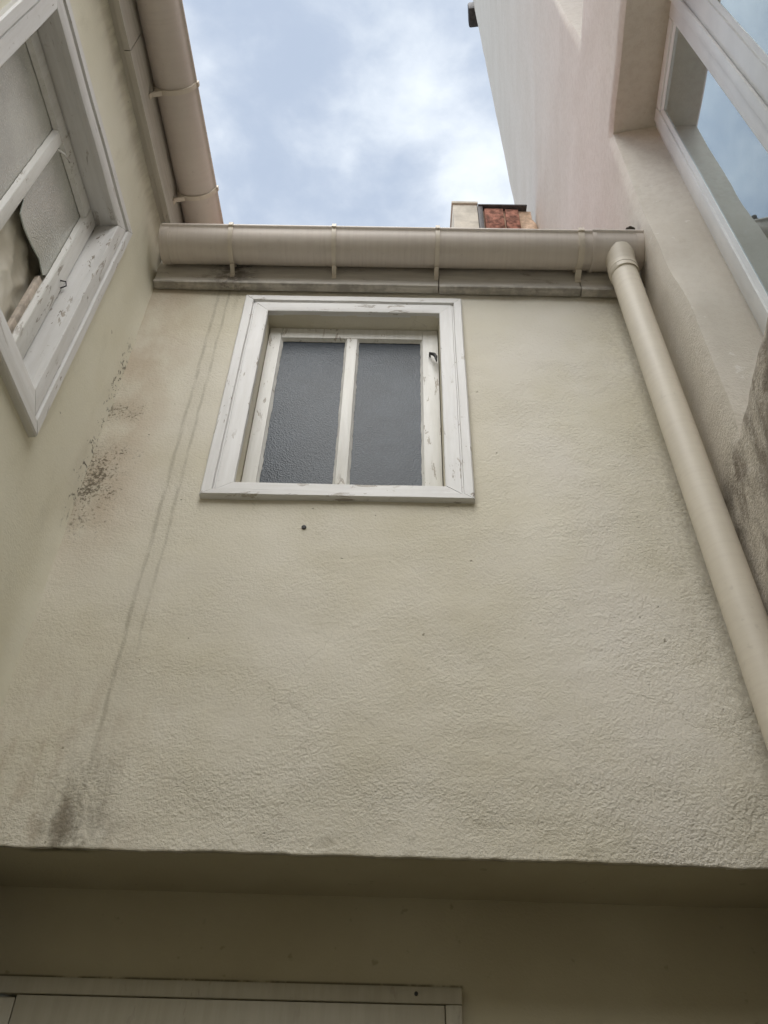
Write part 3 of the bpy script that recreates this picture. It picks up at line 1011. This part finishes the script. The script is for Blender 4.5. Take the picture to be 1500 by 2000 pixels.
def plastic_window(parent, far, near, lo, hi, shear, tilt, label=None):
    w = bpy.data.objects.new('window', None); COL.objects.link(w); w.parent = parent
    if label:
        w['label'] = label

    def fn(co):
        a, b, c = co
        return Vector((DEP - c, a + shear * (b - hi), b + tilt * (a - far) * (b - lo) / (hi - lo)))

    def pc(nm, lo_, hi_, m, bev=0.004):
        bm = bmesh.new(); box(bm, lo_, hi_, bev, lambda co: fn(co))
        return obj(nm, bm, m, w, 40)
    F = 0.040
    # outer frame (its face ends flush with the plaster)
    pc('frame_post', (far - F, lo - 0.03, -0.045), (far + 0.03, hi + 0.03, 0.004), M_UPVC, 0.004)
    pc('frame_post', (near - 0.03, lo - 0.03, -0.045), (near + F, hi + 0.03, 0.004), M_UPVC, 0.004)
    pc('frame_head', (near + F + .0005, hi - F, -0.045), (far - F - .0005, hi + 0.03, 0.0035), M_UPVC_EDGE, 0.004)
    pc('frame_sill', (near + F + .0005, lo - 0.03, -0.045), (far - F - .0005, lo + F, 0.0035), M_UPVC, 0.004)
    mid = (far + near) / 2
    for k, (na_, fa_) in enumerate(((mid + 0.001, far - F + 0.010), (near + F - 0.010, mid - 0.001))):
        leaf_lo, leaf_hi = lo + F - 0.010, hi - F + 0.010
        S_ = 0.052
        cc0, cc1 = 0.0055, 0.020
        inner_st = S_ + 0.022
        # black gasket shadow line round the leaf
        gk = bmesh.new()
        for (l0, h0) in (((fa_ - 0.006, leaf_lo - .003, 0.0042), (fa_ + 0.0022, leaf_hi + .003, 0.0062)),
                         ((na_ - 0.0005, leaf_lo - .003, 0.0042), (na_ + 0.006, leaf_hi + .003, 0.0062)),
                         ((na_ + 0.006, leaf_hi - 0.006, 0.0042), (fa_ - 0.006, leaf_hi + .003, 0.0062)),
                         ((na_ + 0.006, leaf_lo - 0.003, 0.0042), (fa_ - 0.006, leaf_lo + .006, 0.0062))):
            box(gk, l0, h0, 0, lambda co: fn(co))
        obj('gasket', gk, M_GASKET, w)
        far_w = S_ if k == 0 else inner_st
        near_w = inner_st if k == 0 else S_
        pc('stile', (fa_ - far_w, leaf_lo, cc0 + .001), (fa_, leaf_hi, cc1), M_UPVC, 0.005)
        pc('stile', (na_, leaf_lo, cc0 + .001), (na_ + near_w, leaf_hi, cc1), M_UPVC, 0.005)
        pc('rail', (na_ + near_w + .0005, leaf_hi - S_, cc0 + .001), (fa_ - far_w - .0005, leaf_hi, cc1 - 0.0006), M_UPVC, 0.005)
        pc('rail', (na_ + near_w + .0005, leaf_lo, cc0 + .001), (fa_ - far_w - .0005, leaf_lo + S_, cc1 - 0.0006), M_UPVC, 0.005)
        if k == 0:   # cover strip on the meeting stiles
            pc('cover_strip', (mid - 0.014, leaf_lo + 0.01, cc1 + 0.0004), (mid + 0.020, leaf_hi - 0.01, cc1 + 0.010), M_UPVC, 0.004)
        pr = (na_ + near_w, leaf_lo + S_, fa_ - far_w, leaf_hi - S_)
        # sloped glazing beads
        bm = bmesh.new()
        cs = [(pr[0], pr[1]), (pr[2], pr[1]), (pr[2], pr[3]), (pr[0], pr[3])]
        bw = 0.012
        ins = [(pr[0] + bw, pr[1] + bw), (pr[2] - bw, pr[1] + bw), (pr[2] - bw, pr[3] - bw), (pr[0] + bw, pr[3] - bw)]
        for q in range(4):
            q2 = (q + 1) % 4
            prism(bm, [[fn((*cs[q], 0.0135)), fn((*ins[q], 0.0075)), fn((*ins[q], 0.0045)), fn((*cs[q], 0.0045))],
                       [fn((*cs[q2], 0.0135)), fn((*ins[q2], 0.0075)), fn((*ins[q2], 0.0045)), fn((*cs[q2], 0.0045))]])
        obj('glazing_bead', bm, M_UPVC, w, 30)
        bm = bmesh.new()
        box(bm, (pr[0], pr[1], -0.016), (pr[2], pr[3], 0.006), 0, lambda co: fn(co))
        obj('pane', bm, M_PANE_RIGHT, w)
    return w


plastic_window(rightb, -0.178, -1.085, 3.000, 4.700, 0.042, 0.13, 'white plastic casement reflecting the sky')
plastic_window(rightb, -0.030, -0.93, 5.56, 7.24, 0.105, 0.0, 'upper casement mostly hidden by its sill')
bm = bmesh.new()
box(bm, (-0.22, edge_u(17.2) + 0.02, 18.0), (0.25, edge_u(17.2) + 0.45, 18.4), 0.02)
bm.free()
bm = bmesh.new()
box(bm, (-0.10, 3.10, 17.0), (0.3, 3.40, 17.3), 0.03)
obj('eaves_block', bm, M_LEAD, rightb, 40)
bm = bmesh.new()
prism(bm, [[(-0.0, yy, 17.6), (-0.0, yy, 17.75), (4, yy, 20), (4, yy, 19.8)] for yy in (-1.72, 3.1)])
obj('roof', bm, M_TILE, rightb)
bm = bmesh.new(); box(bm, (0.012, -1.74, 0), (4.0, -1.70, 17.6), 0.01); obj('end_wall', bm, M_RIGHT, rightb)

# ------------------------------------------------------------------ gutters
GR = 0.0600


def gutter_profile(r, seg=22):
    """half-round trough with a rolled front bead, in (out, up) with the lip at up = 0; out grows towards the viewer"""
    o_ = [(-r * math.cos(math.pi * k / seg) * 1.0, -r * math.sin(math.pi * k / seg)) for k in range(seg + 1)]
    i_ = [(-(r - 0.0028) * math.cos(math.pi * k / seg), -(r - 0.0028) * math.sin(math.pi * k / seg)) for k in range(seg + 1)]
    bead = [(r + 0.0015 + 0.0066 * math.cos(a), 0.0040 + 0.0066 * math.sin(a)) for a in [math.radians(-80 + 32 * k) for k in range(9)]]
    return o_[:-1] + bead + i_[::-1][1:]


def trough(parent, pt, m, a0, a1, r=GR, n=40):
    bm = bmesh.new()
    pr = gutter_profile(r)
    prism(bm, [[pt(a0 + (a1 - a0) * s / n, o_, u_) for o_, u_ in pr] for s in range(n + 1)])
    return obj('trough', bm, m, parent, 45)


def band(parent, pt, m, a, w, r0, r1, name, a_from=0, a_to=180, tail=None):
    """hoop round the trough from back (0 deg) to front (180 deg)"""
    bm = bmesh.new()
    seg = 24
    rings = []
    for k in range(seg + 1):
        t = R(a_from + (a_to - a_from) * k / seg)
        c, s = -math.cos(t), -math.sin(t)
        rings.append([pt(a - w / 2, c * r0, s * r0), pt(a + w / 2, c * r0, s * r0), pt(a + w / 2, c * r1, s * r1), pt(a - w / 2, c * r1, s * r1)])
    prism(bm, rings)
    if tail:      # front clip over the bead and back foot on the fascia
        lo = (a - w / 2, r0 - 0.001, -0.004); hi = (a + w / 2, r1 + 0.006, 0.0105)
        c8 = [pt(aa, oo, uu) for aa in (lo[0], hi[0]) for oo in (lo[1], hi[1]) for uu in (lo[2], hi[2])]
        vs_ = [bm.verts.new(p_) for p_ in c8]
        for f in ((0, 1, 3, 2), (4, 6, 7, 5), (0, 4, 5, 1), (2, 3, 7, 6), (0, 2, 6, 4), (1, 5, 7, 3)):
            bm.faces.new([vs_[i] for i in f])
        # foot: strap from underneath the trough back to the fascia
        ft = [(-r0 * 0.50, -r0 * 0.90), (-r0 - 0.001, -r0 * 1.15), (-r0 - 0.001, -r0 * 1.42), (-r0 + 0.002, -r0 * 1.42), (-r0 + 0.004, -r0 * 1.20), (-r1 * 0.42, -r1 * 0.97)]
        prism(bm, [[pt(a - w / 2, o_, u_) for o_, u_ in ft], [pt(a + w / 2, o_, u_) for o_, u_ in ft]])
    return obj(name, bm, m, parent, 40)


def end_cap(parent, pt, m, a, dirn, r=GR):
    bm = bmesh.new()
    pr = [(-(r + .0015) * math.cos(math.pi * k / 20), -(r + .0015) * math.sin(math.pi * k / 20)) for k in range(21)] + [(r + .004, .006), (-r, .004)]
    prism(bm, [[pt(a + dirn * t, o_, u_) for o_, u_ in pr] for t in (0.0006, 0.005)])
    band_w = 0.022
    ob = obj('end_cap', bm, m, parent, 40)
    band(parent, pt, m, a - dirn * band_w / 2, band_w, r + 0.0004, r + 0.0022, 'cap_collar')
    return ob


GY, GZ = D - 0.030 - GR, 4.0155
g1 = empty('gutter', (0.0, GY, GZ), 0, 'long beige half round gutter across the top of the cream back wall', 'gutter', 'rain gutters')
pt1 = lambda a, o_, u_: (a, -o_, u_ + 0.0)
trough(g1, pt1, M_GUT_X, -0.732, 0.600)
for xb in (-0.518, -0.201, 0.117, 0.556):
    band(g1, pt1, M_BRACK, xb, 0.013 if xb < 0.5 else 0.018, GR + 0.0006, GR + 0.0060, 'bracket', tail=True)
end_cap(g1, pt1, M_GUT_X, -0.732, -1)
# outlet piece: wider shell, joint collar, spigot
bm = bmesh.new(); pr = gutter_profile(GR + 0.0028)
prism(bm, [[pt1(a, o_, u_) for o_, u_ in pr] for a in (0.590, 0.62, 0.66, 0.70, 0.745)])
obj('outlet_trough', bm, M_GUT_X, g1, 45)
band(g1, pt1, M_GUT_X, 0.597, 0.012, GR + 0.0032, GR + 0.0052, 'joint_collar')
end_cap(g1, pt1, M_GUT_X, 0.745, 1, GR + 0.0028)
bm = bmesh.new()
tube(bm, [(0.676, -0.008, -0.032), (0.677, -0.006, -0.055), (0.678, -0.003, -0.075), (0.679, -0.001, -0.095)], [0.0465, 0.0455, 0.043, 0.0425], 32, caps=False)
obj('outlet_spigot', bm, M_PIPE, g1, 60)

GZL = 4.2775
left_m = Matrix.Translation((-0.7725, D, 0)) @ Matrix.Rotation(AL, 4, 'Z')
org = left_m @ Vector((0.047 + GR, 0, GZL))
g2 = empty('gutter', org, AL, 'beige half round gutter along the eaves of the left building against the sky', 'gutter', 'rain gutters')
pt2 = lambda a, o_, u_: (o_, a, u_)
trough(g2, pt2, M_GUT_Y, -5.0, 0.10, n=80)
for yb in (-2.0, -1.2, -0.466, -0.136):
    band(g2, pt2, M_BRACK, yb, 0.014, GR + 0.0006, GR + 0.0060, 'bracket', tail=True)
end_cap(g2, pt2, M_GUT_Y, 0.10, 1)

# ------------------------------------------------------------------ downpipe
dp = empty('downpipe', (0.679, GY, 0.0), 0, 'round beige plastic downpipe in the right corner below the gutter outlet', 'downpipe')
PR = 0.0400
# slightly out of plumb: it drifts towards the right wall on its way down
px = lambda zz: 0.0235 * (3.915 - zz) / 1.0 * 1.0
bm = bmesh.new()
tube(bm, [(px(zz), 0.003, zz) for zz in (3.893, 3.4, 2.9, 2.4, 1.9)] + [(0.048, 0.003, 1.5), (0.05, 0.003, 0.02)], PR, 40)
obj('pipe', bm, M_PIPE, dp, 50)
bm = bmesh.new()
tube(bm, [(0.0, 0.001, 3.930), (0.0, 0.001, 3.9285), (0.0006, 0.002, 3.880), (0.0008, 0.002, 3.8785)], [0.0415, 0.0440, 0.0438, 0.0405], 40)
obj('socket', bm, M_PIPE, dp, 40)
bm = bmesh.new()
tube(bm, [(0.0008, 0.002, 3.905), (0.0008, 0.002, 3.9045), (0.0008, 0.002, 3.8965), (0.0008, 0.002, 3.896)], [0.0439, 0.0452, 0.0452, 0.0439], 40)
obj('socket_ring', bm, M_PIPE, dp, 40)

# ------------------------------------------------------------------ chimney stub beside the tall wall
ch = empty('chimney_stack', (0.62, D + 1.4, 6.2), 0, 'short brick and render chimney stub on the roof against the pink wall', 'chimney')
bm = bmesh.new(); box(bm, (-0.258, 0.0, -0.4), (-0.090, 0.5, 1.005), 0.006); obj('rendered_pier', bm, M_CHIMR, ch, 40)
bm = bmesh.new(); box(bm, (-0.266, -0.012, 1.007), (-0.086, 0.5, 1.035), 0.004); obj('cap_slab', bm, M_CHIMR, ch, 40)
bm = bmesh.new(); box(bm, (-0.088, 0.03, -0.4), (0.28, 0.5, 0.985), 0.006); obj('core', bm, M_MORTAR, ch, 40)
for r_ in range(3):
    for k, (xa, xb) in enumerate(((-0.046, 0.085), (0.096, 0.190))):
        bm = bmesh.new()
        z0 = 0.985 - 0.0 - (r_ + 1) * 0.30
        box(bm, (xa, 0.006 + 0.004 * k, z0 + 0.012), (xb, 0.06, z0 + 0.29), 0.006)
        for v in bm.verts:
            v.co += Vector((nz(v.co, 20, k), nz(v.co, 20, 5 + r_), nz(v.co, 20, 9))) * 0.006
        obj('brick', bm, M_BRICK, ch, 40)
bm = bmesh.new(); box(bm, (-0.085, -0.01, 0.988), (0.25, 0.5, 1.003), 0.002); obj('flashing', bm, M_LEAD, ch, 40)
bm = bmesh.new(); box(bm, (-0.0885, -0.004, -0.4), (-0.055, 0.03, 0.986), 0.003); obj('lead_apron', bm, M_LEAD, ch, 40)
bm = bmesh.new()
bmesh.ops.create_icosphere(bm, subdivisions=3, radius=0.11)
for v in bm.verts:
    v.co = Vector((v.co.x * 0.8, v.co.y * 0.6, v.co.z * 2.6))
    v.co += Vector((nz(v.co, 9, 1), nz(v.co, 9, 5), nz(v.co, 9, 8))) * 0.03
    v.co += Vector((0.235, 0.06, 0.62))
obj('mortar_fillet', bm, M_MORTAR, ch, 60)

# moss and debris on the wall foot just above the gutter end
bm = bmesh.new()
for k, (cx, cz, rr) in enumerate(((0.0, 0.004, 0.013), (0.009, -0.010, 0.012), (-0.004, 0.020, 0.008), (0.006, 0.012, 0.009))):
    bmesh.ops.create_icosphere(bm, subdivisions=3, radius=rr, matrix=Matrix.Translation((cx, 0.003 * k, cz)))
for v in bm.verts:
    v.co += Vector((nz(v.co, 60, 1) + nz(v.co, 160, 3), nz(v.co, 60, 4), nz(v.co, 60, 7) + nz(v.co, 160, 8))) * 0.005
mo = obj('moss_clump', bm, M_MOSS, None)
mo.location = (0.722, 1.372, 4.068)
mo['label'] = 'small dark clump of moss and grit on the gutter end beside the pink wall'
mo['category'] = 'moss'

# ------------------------------------------------------------------ unseen wall added behind the camera to shade the courtyard
bm = bmesh.new()
box(bm, (-1.2, -2.7, 0), (2.6, -2.4, 5.4), 0.01)
ow = obj('added_shade_wall', bm, M_SHADE_WALL)
ow['kind'] = 'structure'; ow['label'] = 'unseen plain wall added behind the camera to shade the courtyard'
